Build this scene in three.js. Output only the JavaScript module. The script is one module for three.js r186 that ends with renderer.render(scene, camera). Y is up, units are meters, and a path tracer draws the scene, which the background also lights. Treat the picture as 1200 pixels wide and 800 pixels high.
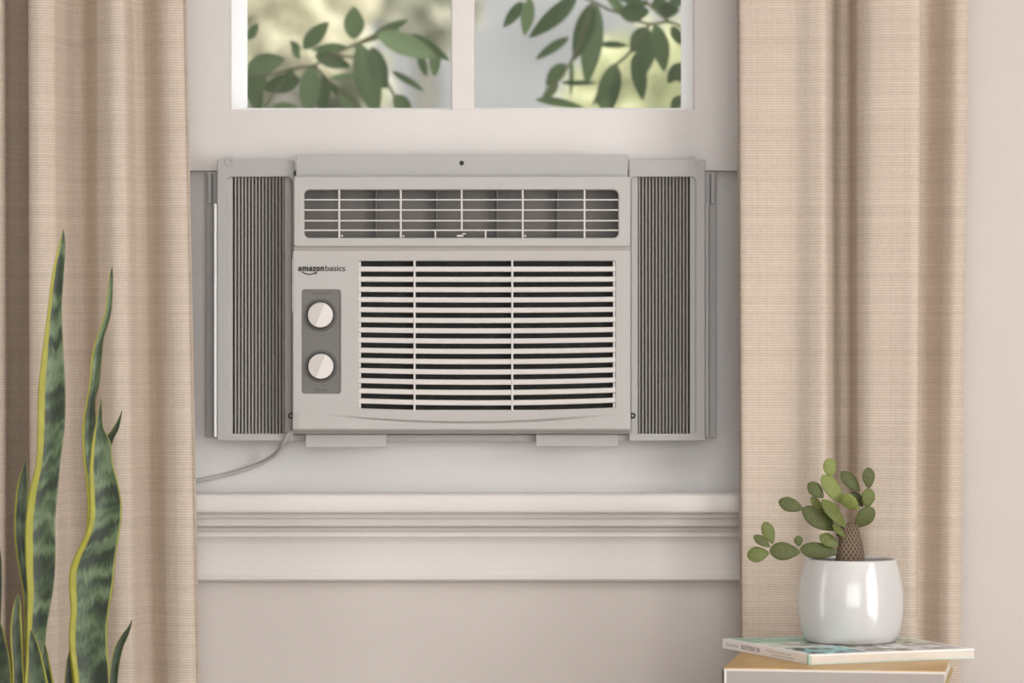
import * as THREE from 'three';
import { mergeGeometries, toCreasedNormals } from 'three/addons/utils/BufferGeometryUtils.js';
import { RoundedBoxGeometry } from 'three/addons/geometries/RoundedBoxGeometry.js';
import { RectAreaLightUniformsLib } from 'three/addons/lights/RectAreaLightUniformsLib.js';
import { ImprovedNoise } from 'three/addons/math/ImprovedNoise.js';

// ------------------------------------------------------------------ camera, sky, lights, exposure
const EYE = 1.15, DIST = 4;                       // camera height and distance from the appliance's front (z = 0)
const scene = new THREE.Scene();
const camera = new THREE.PerspectiveCamera(2 * Math.atan(0.4 / DIST) * 180 / Math.PI, 1.5, 0.1, 400);
camera.position.set(0, EYE, DIST);
camera.lookAt(0, EYE, 0);
camera.focus = 3.9;
camera.userData.fStop = 4.6;
const renderer = new THREE.WebGLRenderer({ antialias: true });
renderer.toneMapping = THREE.LinearToneMapping;
renderer.toneMappingExposure = 0.87;
renderer.shadowMap.enabled = true;
RectAreaLightUniformsLib.init();

const noise = new ImprovedNoise();
const fbm = (x, y, z = 0, n = 4) => { let s = 0, a = 0.5; for (let i = 0; i < n; i++) { s += a * noise.noise(x, y, z + i * 7.3); x *= 2.03; y *= 2.03; a *= 0.5; } return s; };
let seedState = 12345;
const rnd = () => { seedState = (seedState * 1664525 + 1013904223) >>> 0; return seedState / 4294967296; };

{ // overcast sky, three times brighter overhead than at the horizon, with soft cloud
  const W = 1024, H = 512, d = new Float32Array(W * H * 4);
  for (let j = 0; j < H; j++) for (let i = 0; i < W; i++) {
    const el = ((j + 0.5) / H - 0.5) * Math.PI, az = (i / W) * Math.PI * 2, s = Math.max(0, Math.sin(el));
    let L = 0.49 * (1 + 2 * s);
    L *= 1 + 0.16 * fbm(Math.cos(az) * 3 + 5, el * 9, Math.sin(az) * 3);
    L *= 1 + 0.5 * fbm(Math.cos(az) * 40 + 3, el * 50, Math.sin(az) * 40, 3);
    if (el < 0) L = 0.3;
    const k = (j * W + i) * 4; d[k] = L; d[k + 1] = L; d[k + 2] = L * 0.965; d[k + 3] = 1;
  }
  const t = new THREE.DataTexture(d, W, H, THREE.RGBAFormat, THREE.FloatType);
  t.mapping = THREE.EquirectangularReflectionMapping; t.magFilter = t.minFilter = THREE.LinearFilter; t.needsUpdate = true;
  scene.background = t;
}
const sun = new THREE.DirectionalLight(0xfff6e8, 7.5);   // from behind the house: it reaches the far trees only
sun.position.set(3, 9.5, 22); sun.target.position.set(0, 1, -8);
sun.castShadow = true; sun.shadow.radius = 3;
Object.assign(sun.shadow.camera, { left: -25, right: 25, top: 25, bottom: -25, near: 1, far: 80 });
scene.add(sun, sun.target);

// unseen windows and ceiling panel, placed to light the scene: [radiance, colour] of each
const LIGHT = { right: [5.1, 0xfcfcfd], front: [3.5, 0xfcfcfd], left: [2.0, 0xf8f9ff], ceiling: [2.0, 0xfcfbfd] };
const ROOM = { x0: -2.4, x1: 2.2, z0: -0.045, z1: 4.8, h: 2.6, t: 0.18 };

// ------------------------------------------------------------------ helpers
const kz = (z) => (DIST - z) / DIST;
const X = (px, z = 0) => (px - 600) * 0.001 * kz(z), Y = (py, z = 0) => EYE + (400 - py) * 0.001 * kz(z);
const V = (px, py, z = 0) => new THREE.Vector3(X(px, z), Y(py, z), z);
const used = {};
function numbered(n) { const k = used[n] = (used[n] ?? -1) + 1; return k ? `${n}_${String(k).padStart(3, '0')}` : n; }
function shade(o) { o.castShadow = o.receiveShadow = true; return o; }
function tag(o, label, category, group, kind) { Object.assign(o.userData, label && { label }, category && { category }, group && { group }, kind && { kind }); return o; }
function thing(name, label, category, pos = [0, 0, 0], group) {
  const o = new THREE.Group(); o.name = numbered(name); o.position.set(...pos); scene.add(o);
  return tag(o, label, category, group);
}
// geometry is written in world metres; a part shifts it into its thing's own frame
function part(name, geo, mat, parent, label) {
  if (Array.isArray(geo)) geo = merge(geo);
  const off = new THREE.Vector3(); let p = parent; while (p && p !== scene) { off.add(p.position); p = p.parent; }
  geo.translate(-off.x, -off.y, -off.z);
  const m = shade(new THREE.Mesh(geo, mat)); m.name = name; parent.add(m);
  if (label) m.userData.label = label;
  return m;
}
function struct(name, geo, mat, parent = scene) {
  const m = part(name, geo, mat, parent); if (parent === scene) { m.name = numbered(name); m.userData.kind = 'structure'; } return m;
}
function merge(list) {
  list = list.map((g) => { g = g.index ? g.toNonIndexed() : g; for (const k of Object.keys(g.attributes)) if (!['position', 'normal', 'uv'].includes(k)) g.deleteAttribute(k); return g; });
  return mergeGeometries(list);
}
function boxUV(g) { // uv in metres, by the dominant axis of the normal
  const p = g.attributes.position, n = g.attributes.normal, uv = new Float32Array(p.count * 2);
  for (let i = 0; i < p.count; i++) {
    const ax = Math.abs(n.getX(i)), ay = Math.abs(n.getY(i)), az = Math.abs(n.getZ(i));
    const a = az >= ax && az >= ay ? [p.getX(i), p.getY(i)] : ax >= ay ? [p.getZ(i), p.getY(i)] : [p.getX(i), p.getZ(i)];
    uv[2 * i] = a[0]; uv[2 * i + 1] = a[1];
  }
  g.setAttribute('uv', new THREE.BufferAttribute(uv, 2)); return g;
}
function wbox(x0, x1, y0, y1, z0, z1, r = 0) { // world box
  const w = x1 - x0, h = y1 - y0, d = z1 - z0;
  const g = r ? new RoundedBoxGeometry(w, h, d, 2, Math.min(r, w / 2.01, h / 2.01, d / 2.01)) : new THREE.BoxGeometry(w, h, d);
  g.translate((x0 + x1) / 2, (y0 + y1) / 2, (z0 + z1) / 2); return boxUV(g.index ? g.toNonIndexed() : g);
}
const bx = (px0, px1, py0, py1, z0, z1, r = 0) => wbox(X(px0, z1), X(px1, z1), Y(py1, z1), Y(py0, z1), z0, z1, r); // by photo millimetres at the front face
function rrect(S, x0, x1, y0, y1, r) {
  const s = new S(); s.moveTo(x0 + r, y0); s.lineTo(x1 - r, y0); s.absarc(x1 - r, y0 + r, r, -Math.PI / 2, 0); s.lineTo(x1, y1 - r); s.absarc(x1 - r, y1 - r, r, 0, Math.PI / 2);
  s.lineTo(x0 + r, y1); s.absarc(x0 + r, y1 - r, r, Math.PI / 2, Math.PI); s.lineTo(x0, y0 + r); s.absarc(x0 + r, y0 + r, r, Math.PI, Math.PI * 1.5); return s;
}
const prect = (S, px0, px1, py0, py1, z, r) => rrect(S, X(px0, z), X(px1, z), Y(py1, z), Y(py0, z), r);
function extr(shape, z0, z1, bevel = 0, seg = 2) { // extruded between z0 and z1, outline kept
  const g = new THREE.ExtrudeGeometry(shape, { depth: z1 - z0 - 2 * bevel, bevelEnabled: bevel > 0, bevelThickness: bevel, bevelSize: bevel, bevelOffset: -bevel, bevelSegments: seg, curveSegments: 8 });
  g.translate(0, 0, z0 + bevel); return boxUV(toCreasedNormals(g, 0.25));
}
function prismX(profile, x0, x1, crease = 0.5) { // closed profile [z, y] swept along x
  const s = new THREE.Shape(profile.map(([z, y]) => new THREE.Vector2(-z, y)));
  const g = new THREE.ExtrudeGeometry(s, { depth: x1 - x0, bevelEnabled: false });
  g.rotateY(Math.PI / 2); g.translate(x0, 0, 0); return boxUV(toCreasedNormals(g, crease));
}
const tube = (pts, r, seg = 48, rad = 10) => new THREE.TubeGeometry(new THREE.CatmullRomCurve3(pts), seg, r, rad, false);
function cyl(r0, r1, from, to, seg = 20) { // closed cylinder between two points
  const d = to.clone().sub(from), g = new THREE.CylinderGeometry(r1, r0, d.length(), seg);
  g.applyQuaternion(new THREE.Quaternion().setFromUnitVectors(new THREE.Vector3(0, 1, 0), d.clone().normalize()));
  g.translate(...from.clone().add(to).multiplyScalar(0.5).toArray()); return g;
}
function grid(nu, nv, f, closeU = false) { // surface (u, v) -> [x, y, z], uv = [u, v]
  const p = [], uv = [], idx = [];
  for (let j = 0; j <= nv; j++) for (let i = 0; i <= nu; i++) { p.push(...f(i / nu, j / nv)); uv.push(i / nu, j / nv); }
  for (let j = 0; j < nv; j++) for (let i = 0; i < nu; i++) { const a = j * (nu + 1) + i, b = a + 1, c = a + nu + 1, d = c + 1; idx.push(a, b, d, a, d, c); }
  const g = new THREE.BufferGeometry(); g.setAttribute('position', new THREE.Float32BufferAttribute(p, 3)); g.setAttribute('uv', new THREE.Float32BufferAttribute(uv, 2)); g.setIndex(idx); g.computeVertexNormals();
  if (closeU) { const n = g.attributes.normal; for (let j = 0; j <= nv; j++) { const a = j * (nu + 1), b = a + nu, s = [n.getX(a) + n.getX(b), n.getY(a) + n.getY(b), n.getZ(a) + n.getZ(b)], l = Math.hypot(...s) || 1; for (const q of [a, b]) n.setXYZ(q, s[0] / l, s[1] / l, s[2] / l); } }
  return g;
}
// textures
function tex(t, srgb, rep) { t.wrapS = t.wrapT = THREE.RepeatWrapping; t.magFilter = THREE.LinearFilter; t.minFilter = THREE.LinearMipmapLinearFilter; if (srgb) t.colorSpace = THREE.SRGBColorSpace; if (rep) t.repeat.set(...rep); t.needsUpdate = true; return t; }
function data(w, h, f, srgb, rep) { const a = new Uint8Array(w * h * 4); for (let j = 0; j < h; j++) for (let i = 0; i < w; i++) { const c = f(i, j), k = 4 * (j * w + i); for (let q = 0; q < 3; q++) a[k + q] = Math.max(0, Math.min(255, c[q] ?? c[0])); a[k + 3] = 255; } return tex(new THREE.DataTexture(a, w, h), srgb, rep); }
function canvas(w, h, draw) { const c = document.createElement('canvas'); c.width = w; c.height = h; draw(c.getContext('2d'), w, h); const t = new THREE.CanvasTexture(c); t.colorSpace = THREE.SRGBColorSpace; t.magFilter = THREE.LinearFilter; return t; }
const tileNoise = (n, f, seed, oct = 3) => { const P = []; for (let o = 0; o < oct; o++) { const m = f << o, g = new Float32Array(m * m); for (let i = 0; i < m * m; i++) g[i] = rnd(); P.push([m, g]); } return (x, y) => { let s = 0, a = 0.5, tot = 0; for (const [m, g] of P) { const u = x / n * m, v = y / n * m, i = Math.floor(u), j = Math.floor(v), fx = u - i, fy = v - j, sx = fx * fx * (3 - 2 * fx), sy = fy * fy * (3 - 2 * fy), q = (a2, b2) => g[(b2 % m) * m + (a2 % m)]; s += a * ((q(i, j) * (1 - sx) + q(i + 1, j) * sx) * (1 - sy) + (q(i, j + 1) * (1 - sx) + q(i + 1, j + 1) * sx) * sy); tot += a; a *= 0.5; } return s / tot; }; };
const std = (o) => new THREE.MeshStandardMaterial(o), phy = (o) => new THREE.MeshPhysicalMaterial(o);
const C = (r, g, b) => new THREE.Color(`rgb(${r},${g},${b})`);

// ------------------------------------------------------------------ materials
const paintNoise = tileNoise(512, 64, 1, 3), blotch = tileNoise(512, 4, 2, 3);
const paintBump = data(512, 512, (i, j) => [paintNoise(i, j) * 255], false, [4, 4]);
const paintTone = data(256, 256, (i, j) => { const v = 247 + 8 * (blotch(i * 2, j * 2) - 0.5); return [v, v, v]; }, true, [1.3, 1.3]);
const M = {
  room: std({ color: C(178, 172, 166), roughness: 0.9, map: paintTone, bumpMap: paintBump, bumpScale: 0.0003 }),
  wall: std({ color: C(218, 209, 202), roughness: 0.85, map: paintTone, bumpMap: paintBump, bumpScale: 0.00012 }),
  trim: std({ color: C(226, 220, 215), roughness: 0.5, map: paintTone, bumpMap: paintBump, bumpScale: 0.00012 }),
  board: std({ color: C(223, 220, 218), roughness: 0.6, map: paintTone, bumpMap: paintBump, bumpScale: 0.0001 }),
  bookGrey: std({ color: C(92, 90, 90), roughness: 0.6, map: paintTone }),
  white: std({ color: C(250, 250, 250), roughness: 0.5, map: paintTone }),
  ceiling: std({ color: C(222, 221, 219), roughness: 0.9, map: paintTone }),
  plastic: std({ color: C(187, 183, 178), roughness: 0.45, bumpMap: paintBump, bumpScale: 0.00006, map: paintTone }),
  plasticLit: std({ color: C(216, 211, 205), roughness: 0.4, map: paintTone }),  // paler copy of plastic; light on bars and slats put into its colour
  metal: std({ color: C(180, 177, 174), roughness: 0.5, map: paintTone }),
  pleat: std({ color: C(184, 179, 172), roughness: 0.55, map: paintTone }),
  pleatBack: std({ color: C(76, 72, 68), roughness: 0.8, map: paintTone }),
  panelGrey: std({ color: C(128, 124, 118), roughness: 0.5, map: paintTone }),
  vent: std({ color: C(112, 108, 104), roughness: 0.6, map: paintTone }),
  black: std({ color: C(22, 21, 20), roughness: 0.5, map: paintTone }),
  steel: std({ color: C(200, 200, 200), roughness: 0.3, metalness: 0.9, map: paintTone }),
  cord: std({ color: C(190, 187, 183), roughness: 0.45, map: paintTone }),
  glass: phy({ color: 0xffffff, transmission: 1, thickness: 0, roughness: 0.0, ior: 1.45, specularIntensity: 0.12 }),
};

// ------------------------------------------------------------------ room shell
const OPEN = { x0: -0.43, x1: 0.325, y0: Y(606), y1: 2.25 };   // opening of the window that holds the appliance
function wallWithHole(axis, a0, a1, y0, y1, hole, c0, c1) {     // axis 'x': wall lies across x, its thickness is c0..c1 in z; axis 'z': across z, thickness in x
  const B = (p0, p1, q0, q1) => axis === 'x' ? wbox(p0, p1, q0, q1, c0, c1) : wbox(c0, c1, q0, q1, p0, p1);
  return [B(a0, hole[0], y0, y1), B(hole[1], a1, y0, y1), B(hole[0], hole[1], y0, hole[2]), B(hole[0], hole[1], hole[3], y1)];
}
const R = ROOM;
struct('floor', wbox(R.x0 - R.t, R.x1 + R.t, -0.12, 0, R.z0 - R.t, R.z1 + R.t), std({ color: C(132, 116, 102), roughness: 0.55, map: paintTone }));
struct('ceiling', wbox(R.x0 - R.t, R.x1 + R.t, R.h, R.h + 0.15, R.z0 - R.t, R.z1 + R.t), M.ceiling);
struct('wall_back', wallWithHole('x', R.x0 - R.t, R.x1 + R.t, 0, R.h, [OPEN.x0, OPEN.x1, OPEN.y0, OPEN.y1], R.z0 - R.t, R.z0), M.wall);
const sideHole = { right: [1.5, 3.5, 0.1, 2.3], left: [0.9, 1.6, 0.1, 2.2], front: [-0.9, 1.7, 0.3, 2.3] };
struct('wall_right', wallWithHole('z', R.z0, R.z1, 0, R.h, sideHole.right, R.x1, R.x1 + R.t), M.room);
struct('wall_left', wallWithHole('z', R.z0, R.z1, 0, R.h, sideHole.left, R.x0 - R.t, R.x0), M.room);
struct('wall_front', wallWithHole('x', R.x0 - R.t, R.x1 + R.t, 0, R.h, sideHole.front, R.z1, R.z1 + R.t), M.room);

// the window over the appliance: a raised sash with one muntin, glass, and a white outer frame in daylight
const zs = -0.06;
const win = new THREE.Group(); win.name = 'window_1'; win.userData.kind = 'structure'; win.position.set(0, Y(200, zs), zs); scene.add(win);
const YT = 2.2;
{
  const f = rrect(THREE.Shape, OPEN.x0, OPEN.x1, Y(200, zs), OPEN.y1, 0.0005); f.holes.push(rrect(THREE.Path, X(268, zs), X(814, zs), Y(128.5, zs), YT - 0.02, 0.0005));
  part('sash_frame', extr(f, zs - 0.04, zs, 0.0004), M.trim, win);
}
part('muntin', wbox(X(528.5, zs), X(556, zs), Y(129.5, zs), YT - 0.019, zs - 0.035, zs + 0.0004, 0.0025), M.trim, win);
for (const [a, b] of [[268, 529], [555.5, 814]]) part('pane', wbox(X(a, zs - 0.02), X(b, zs - 0.02), Y(129, zs - 0.02), YT - 0.02, zs - 0.024, zs - 0.02), M.glass, win);
{ // splayed outer frame
  const z0 = -0.122, z1 = -0.105, o = new THREE.Shape(); const k = kz(z0);
  const A = [X(268, z1) - 0.012, X(814, z1) + 0.012, Y(130.5, z1), YT], B = [X(290, z0), X(798, z0), Y(126.5, z0), YT - 0.03];
  const quad = (p) => { const g = new THREE.BufferGeometry(); g.setAttribute('position', new THREE.Float32BufferAttribute([...p[0], ...p[1], ...p[2], ...p[0], ...p[2], ...p[3]], 3)); g.computeVertexNormals(); return boxUV(g); };
  const solid = (a, b, c, d, e) => [quad([a, b, c, d])];
  const mk = (pIn0, pIn1, pOut0, pOut1, back) => { // thick splayed board: face plus a back offset
    const f = [pIn0, pIn1, pOut1, pOut0].map((p) => new THREE.Vector3(...p)), h = f.map((p) => p.clone().add(new THREE.Vector3(...back)));
    const L = (v) => v.toArray(), q = [[f[0], f[1], f[2], f[3]], [h[3], h[2], h[1], h[0]]]; for (let i = 0; i < 4; i++) q.push([f[i], h[i], h[(i + 1) % 4], f[(i + 1) % 4]]);
    return merge(q.map((s) => quad(s.map(L))));
  };
  part('outer_jamb', mk([A[0], A[2], z1], [A[0], A[3], z1], [B[0], B[2], z0], [B[0], B[3], z0], [-0.03, 0, -0.005]), M.white, win);
  part('outer_jamb', mk([A[1], A[2], z1], [A[1], A[3], z1], [B[1], B[2], z0], [B[1], B[3], z0], [0.03, 0, -0.005]), M.white, win);
  part('outer_sill', mk([A[0], A[2], z1], [A[1], A[2], z1], [B[0], B[2], z0], [B[1], B[2], z0], [0, -0.03, -0.005]), M.white, win);
  part('outer_head', mk([A[0], A[3], z1], [A[1], A[3], z1], [B[0], B[3], z0], [B[1], B[3], z0], [0, 0.03, -0.005]), M.white, win);
}
{ // the plain board that closes the opening below the sash, cut out for the appliance
  const z = -0.075, s = new THREE.Shape(); s.moveTo(OPEN.x0, Y(596, z)); s.lineTo(OPEN.x1, Y(596, z)); s.lineTo(OPEN.x1, Y(198, z)); s.lineTo(OPEN.x0, Y(198, z)); s.closePath();
  s.holes.push(rrect(THREE.Path, X(341, z), X(741, z), Y(512, z), Y(205, z), 0.002));
  struct('trim_1', extr(s, z - 0.02, z), M.board);
}
{ // window stool and apron mouldings
  const zb = R.z0, x0 = -0.53, x1 = 0.45, y = (p, z = 0) => Y(p, z);
  const nose = 0.004;
  const st = [[-0.095, y(578, -0.08)], [nose - 0.012, y(577.2)]];
  for (let i = 0; i <= 6; i++) { const a = Math.PI / 2 * i / 6; st.push([nose - 0.008 + 0.008 * Math.sin(a), y(585) + 0.0078 * Math.cos(a)]); }
  for (let i = 0; i <= 4; i++) { const a = Math.PI / 2 * i / 4; st.push([nose - 0.005 + 0.005 * Math.cos(a), y(597) - 0.005 * Math.sin(a)]); }
  st.push([-0.095, y(602)]);
  struct('trim_2', prismX(st, x0, x1), M.trim);
  const zo = (d) => zb + d;
  const ap = [[zb - 0.01, y(601.9)], [zo(0.034), y(601.9)], [zo(0.034), y(607)], [zo(0.0325), y(608)], [zo(0.028), y(608.4)], [zo(0.0275), y(610)], [zo(0.030), y(613)], [zo(0.031), y(615)], [zo(0.030), y(617)], [zo(0.026), y(618)], [zo(0.022), y(620)], [zo(0.0205), y(623)], [zo(0.019), y(624.2)], [zo(0.0155), y(624.6)],
    [zo(0.0165), y(628)], [zo(0.0165), y(630)], [zo(0.0125), y(636)], [zo(0.011), y(641)], [zo(0.011), y(667)], [zo(0.0125), y(669)], [zo(0.0135), y(672)], [zo(0.0135), y(676)], [zo(0.015), y(677)], [zo(0.016), y(680)], [zo(0.0145), y(682.5)], [zo(0.012), y(683.2)], [zb - 0.01, y(683.2)]];
  struct('trim_3', prismX(ap, x0 + 0.02, x1 - 0.02, 0.45), M.trim);
}
// unseen windows behind and beside the camera, placed to light the scene: frame, glowing blind, and a light of the blind's size
function unseenBlindWindow(n, wall, h, key) {
  const g = new THREE.Group(); g.name = `window_${n}`; g.userData.kind = 'structure'; scene.add(g);
  const [L, col] = LIGHT[key], [a0, a1, y0, y1] = h, w = a1 - a0, hh = y1 - y0, t = 0.06;
  const inner = wall === 'right' ? R.x1 : wall === 'left' ? R.x0 : R.z1, out = wall === 'left' ? -1 : 1;
  const B = (p0, p1, q0, q1, d0, d1) => { const c0 = inner + out * d0, c1 = inner + out * d1; return wall === 'front' ? wbox(p0, p1, q0, q1, Math.min(c0, c1), Math.max(c0, c1)) : wbox(Math.min(c0, c1), Math.max(c0, c1), q0, q1, p0, p1); };
  part('unseen_window_frame', [B(a0, a0 + t, y0, y1, 0.02, 0.12), B(a1 - t, a1, y0, y1, 0.02, 0.12), B(a0, a1, y0, y0 + t, 0.02, 0.12), B(a0, a1, y1 - t, y1, 0.02, 0.12)], M.white, g);
  const lit = std({ color: C(245, 242, 236), roughness: 0.9, emissive: new THREE.Color(col), emissiveIntensity: L * 0.35 });
  part('unseen_window_blind', B(a0, a1, y0, y1, 0.1, 0.115), lit, g);
  const l = new THREE.RectAreaLight(col, L, w - 2 * t, hh - 2 * t); l.name = `unseen_window_light_${key}`;
  const c = (a0 + a1) / 2, cy = (y0 + y1) / 2, d = inner + out * 0.09;
  l.position.set(wall === 'front' ? c : d, cy, wall === 'front' ? d : c); l.lookAt(wall === 'front' ? c : d - out, cy, wall === 'front' ? d - out : c);
  scene.add(l);
}
unseenBlindWindow(2, 'right', sideHole.right, 'right');
unseenBlindWindow(3, 'front', sideHole.front, 'front');
unseenBlindWindow(4, 'left', sideHole.left, 'left');
{ // unseen ceiling panel, placed to light the scene from above
  const t = thing('unseen_ceiling_light', 'square white ceiling light panel in a slim frame', 'ceiling light', [0.3, R.h - 0.05, 2.0]);
  const w = 0.6, x = 0.3, z = 2.0, y = R.h;
  part('frame', [wbox(x - w, x + w, y - 0.05, y, z - w, z - w + 0.03), wbox(x - w, x + w, y - 0.05, y, z + w - 0.03, z + w), wbox(x - w, x - w + 0.03, y - 0.05, y, z - w, z + w), wbox(x + w - 0.03, x + w, y - 0.05, y, z - w, z + w)], M.white, t);
  part('diffuser', wbox(x - w + 0.03, x + w - 0.03, y - 0.03, y - 0.02, z - w + 0.03, z + w - 0.03), std({ color: C(245, 245, 240), emissive: new THREE.Color(LIGHT.ceiling[1]), emissiveIntensity: LIGHT.ceiling[0] * 0.3 }), t);
  const l = new THREE.RectAreaLight(LIGHT.ceiling[1], LIGHT.ceiling[0], 2 * w - 0.06, 2 * w - 0.06); l.name = 'unseen_ceiling_panel_light'; l.position.set(x, y - 0.035, z); l.lookAt(x, 0, z); scene.add(l);
}

// ------------------------------------------------------------------ outdoors: ground, trees far off
struct('ground', wbox(-60, 60, -0.3, -0.12, -90, R.z0 - R.t - 0.01), std({ color: C(128, 134, 96), roughness: 1, map: paintTone }));
const leafBlade = (L, W, curl = 0.12, fold = 0.18) => { // a pointed leaf along +y with a folded midrib and a real thickness
  const face = (s) => grid(6, 14, (u, v) => { const a = Math.pow(Math.sin(Math.PI * Math.min(1, Math.pow(v, 0.85))), 0.8) * W / 2, q = 2 * u - 1; return [q * a * s, v * L, -curl * L * v * v + fold * Math.abs(q) * a + s * 0.0003]; });
  return merge([face(1), face(-1)]);
};
function farTree(x, z, h, r, col, label, seed) {
  const t = thing('tree', label, 'tree', [x, -0.12, z], 'sunlit trees far beyond the window'); seedState = seed;
  part('trunk', cyl(0.16, 0.08, new THREE.Vector3(x, -0.14, z), new THREE.Vector3(x, h, z), 10), std({ color: C(112, 113, 110), roughness: 0.95, map: paintTone }), t);
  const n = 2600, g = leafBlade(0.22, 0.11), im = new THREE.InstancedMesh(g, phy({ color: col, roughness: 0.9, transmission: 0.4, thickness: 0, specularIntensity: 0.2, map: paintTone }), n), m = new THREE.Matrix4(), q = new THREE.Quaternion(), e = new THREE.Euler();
  for (let i = 0; i < n; i++) {
    const a = rnd() * Math.PI * 2, b = Math.acos(2 * rnd() - 1), k = Math.cbrt(0.25 + 0.75 * rnd()) * r * (1 + 0.35 * fbm(Math.cos(a) * 2 + seed, Math.cos(b) * 2));
    m.compose(new THREE.Vector3(k * Math.sin(b) * Math.cos(a), h + 0.12 + k * Math.cos(b) * 0.85, k * Math.sin(b) * Math.sin(a)), q.setFromEuler(e.set(rnd() * 6, rnd() * 6, rnd() * 6)), new THREE.Vector3(1, 1, 1).multiplyScalar(0.7 + rnd() * 0.6)); im.setMatrixAt(i, m);
  }
  im.name = 'foliage'; im.userData.kind = 'stuff'; shade(im); t.add(im);
}
{
  const at = (px, py, z) => [X(px, z), Y(py, z)];
  for (const [px, py, z, r, c, label, s] of [  // foliage near white: haze and glare put into the leaf colours
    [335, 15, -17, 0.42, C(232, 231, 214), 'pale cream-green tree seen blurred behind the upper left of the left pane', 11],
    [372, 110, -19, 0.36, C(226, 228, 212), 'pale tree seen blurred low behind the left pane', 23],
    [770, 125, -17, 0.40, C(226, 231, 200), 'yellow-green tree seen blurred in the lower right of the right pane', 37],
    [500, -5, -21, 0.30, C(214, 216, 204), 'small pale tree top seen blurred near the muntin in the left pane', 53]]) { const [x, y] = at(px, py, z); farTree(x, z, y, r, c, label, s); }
}

// ------------------------------------------------------------------ the leafy shrubs just outside
const leafGreens = [C(138, 168, 108), C(158, 188, 130), C(116, 146, 90), C(182, 212, 156)].map((c) => phy({ color: c, roughness: 0.45, transmission: 0.25, thickness: 0, specularIntensity: 0.6,
  map: data(64, 128, (i, j) => { const d = Math.abs(i - 32), vein = 0, v = 232 + (d < 1.5 ? 20 : 0) + vein + 10 * fbm(i / 9, j / 9); return [v, v, v]; }, true) }));
const bark = std({ color: C(132, 134, 98), roughness: 0.9, map: paintTone });
function shrub(name, label, origin, s, z, leaves, stems, trunk, seed) {
  const g0 = V(origin[0] + trunk[0][0] / s, origin[1] + trunk[0][1] / s, z);
  const t = thing(name, label, 'shrub', [g0.x, -0.12, z]); seedState = seed;
  const at = (q, dz = 0) => V(origin[0] + q[0] / s, origin[1] + q[1] / s, z + dz);
  const tp = trunk.map((q) => at(q)); part('stem', tube([new THREE.Vector3(g0.x, -0.14, z), new THREE.Vector3(g0.x, 0.8, z), ...tp], 0.008, 40, 8), bark, t);
  for (const st of stems) part('twig', tube(st.map((q) => at(q)), 0.0022, 24, 6), bark, t);
  for (const [b0, b1, c0, c1, w, kind = 0, tilt = 0.35] of leaves) {
    const dz = (rnd() - 0.5) * 0.03, a = at([b0, b1], dz), b = at([c0, c1], dz), d = b.clone().sub(a), L = d.length(), W = w / s * 0.001 * kz(z);
    const yaw = (rnd() - 0.5) * 2 * tilt, geo = leafBlade(L / Math.cos(0.2), W / Math.cos(yaw), 0.1 + rnd() * 0.1, 0.12 + rnd() * 0.15);
    geo.rotateY(yaw); geo.rotateZ(Math.atan2(-d.x, d.y)); geo.translate(a.x, a.y, a.z);
    part('leaf', geo, leafGreens[kind], t);
  }
}
shrub('leafy_shrub', 'green leafy shrub outside the left pane of the window', [230, 0], 3.75, -0.9, [
  [690, 172, 695, 28, 92, 0], [470, 217, 577, 93, 74, 2], [662, 205, 505, 215, 42, 0], [520, 240, 674, 292, 66, 2], [768, 168, 928, 82, 48, 2], [795, 150, 1050, 245, 98, 3, 0.1], [940, 148, 1112, 262, 52, 2], [975, 235, 1015, 335, 38, 2],
  [1050, 228, 1048, 335, 52, 1], [715, 190, 795, 505, 115, 0, 0.15], [770, 205, 832, 390, 80, 2], [858, 312, 1004, 396, 32, 2], [585, 342, 722, 328, 26, 1], [510, 285, 488, 500, 96, 1, 0.15], [458, 345, 292, 392, 84, 2],
  [222, 300, 388, 258, 92, 0], [238, 290, 272, 510, 78, 0], [560, 325, 552, 505, 66, 2], [628, 412, 725, 495, 66, 1], [868, 418, 942, 500, 72, 0], [225, 175, 272, 103, 42, 2], [335, 468, 445, 466, 42, 0], [458, 222, 412, 178, 30, 2], [430, 310, 388, 350, 40, 2], [590, 360, 622, 420, 34, 2], [300, 330, 250, 420, 60, 0], [455, 260, 420, 200, 34, 1],
], [[[150, 330], [300, 330], [430, 300], [520, 285], [600, 240], [690, 198], [780, 155], [860, 120]], [[600, 240], [690, 250], [760, 220]], [[520, 285], [590, 360], [680, 430], [720, 480]], [[690, 198], [800, 300], [870, 420]], [[430, 300], [350, 400], [300, 470]], [[690, 200], [850, 160], [980, 200], [1060, 240]]], [[60, 900], [60, 480], [150, 330]], 5);
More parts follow.
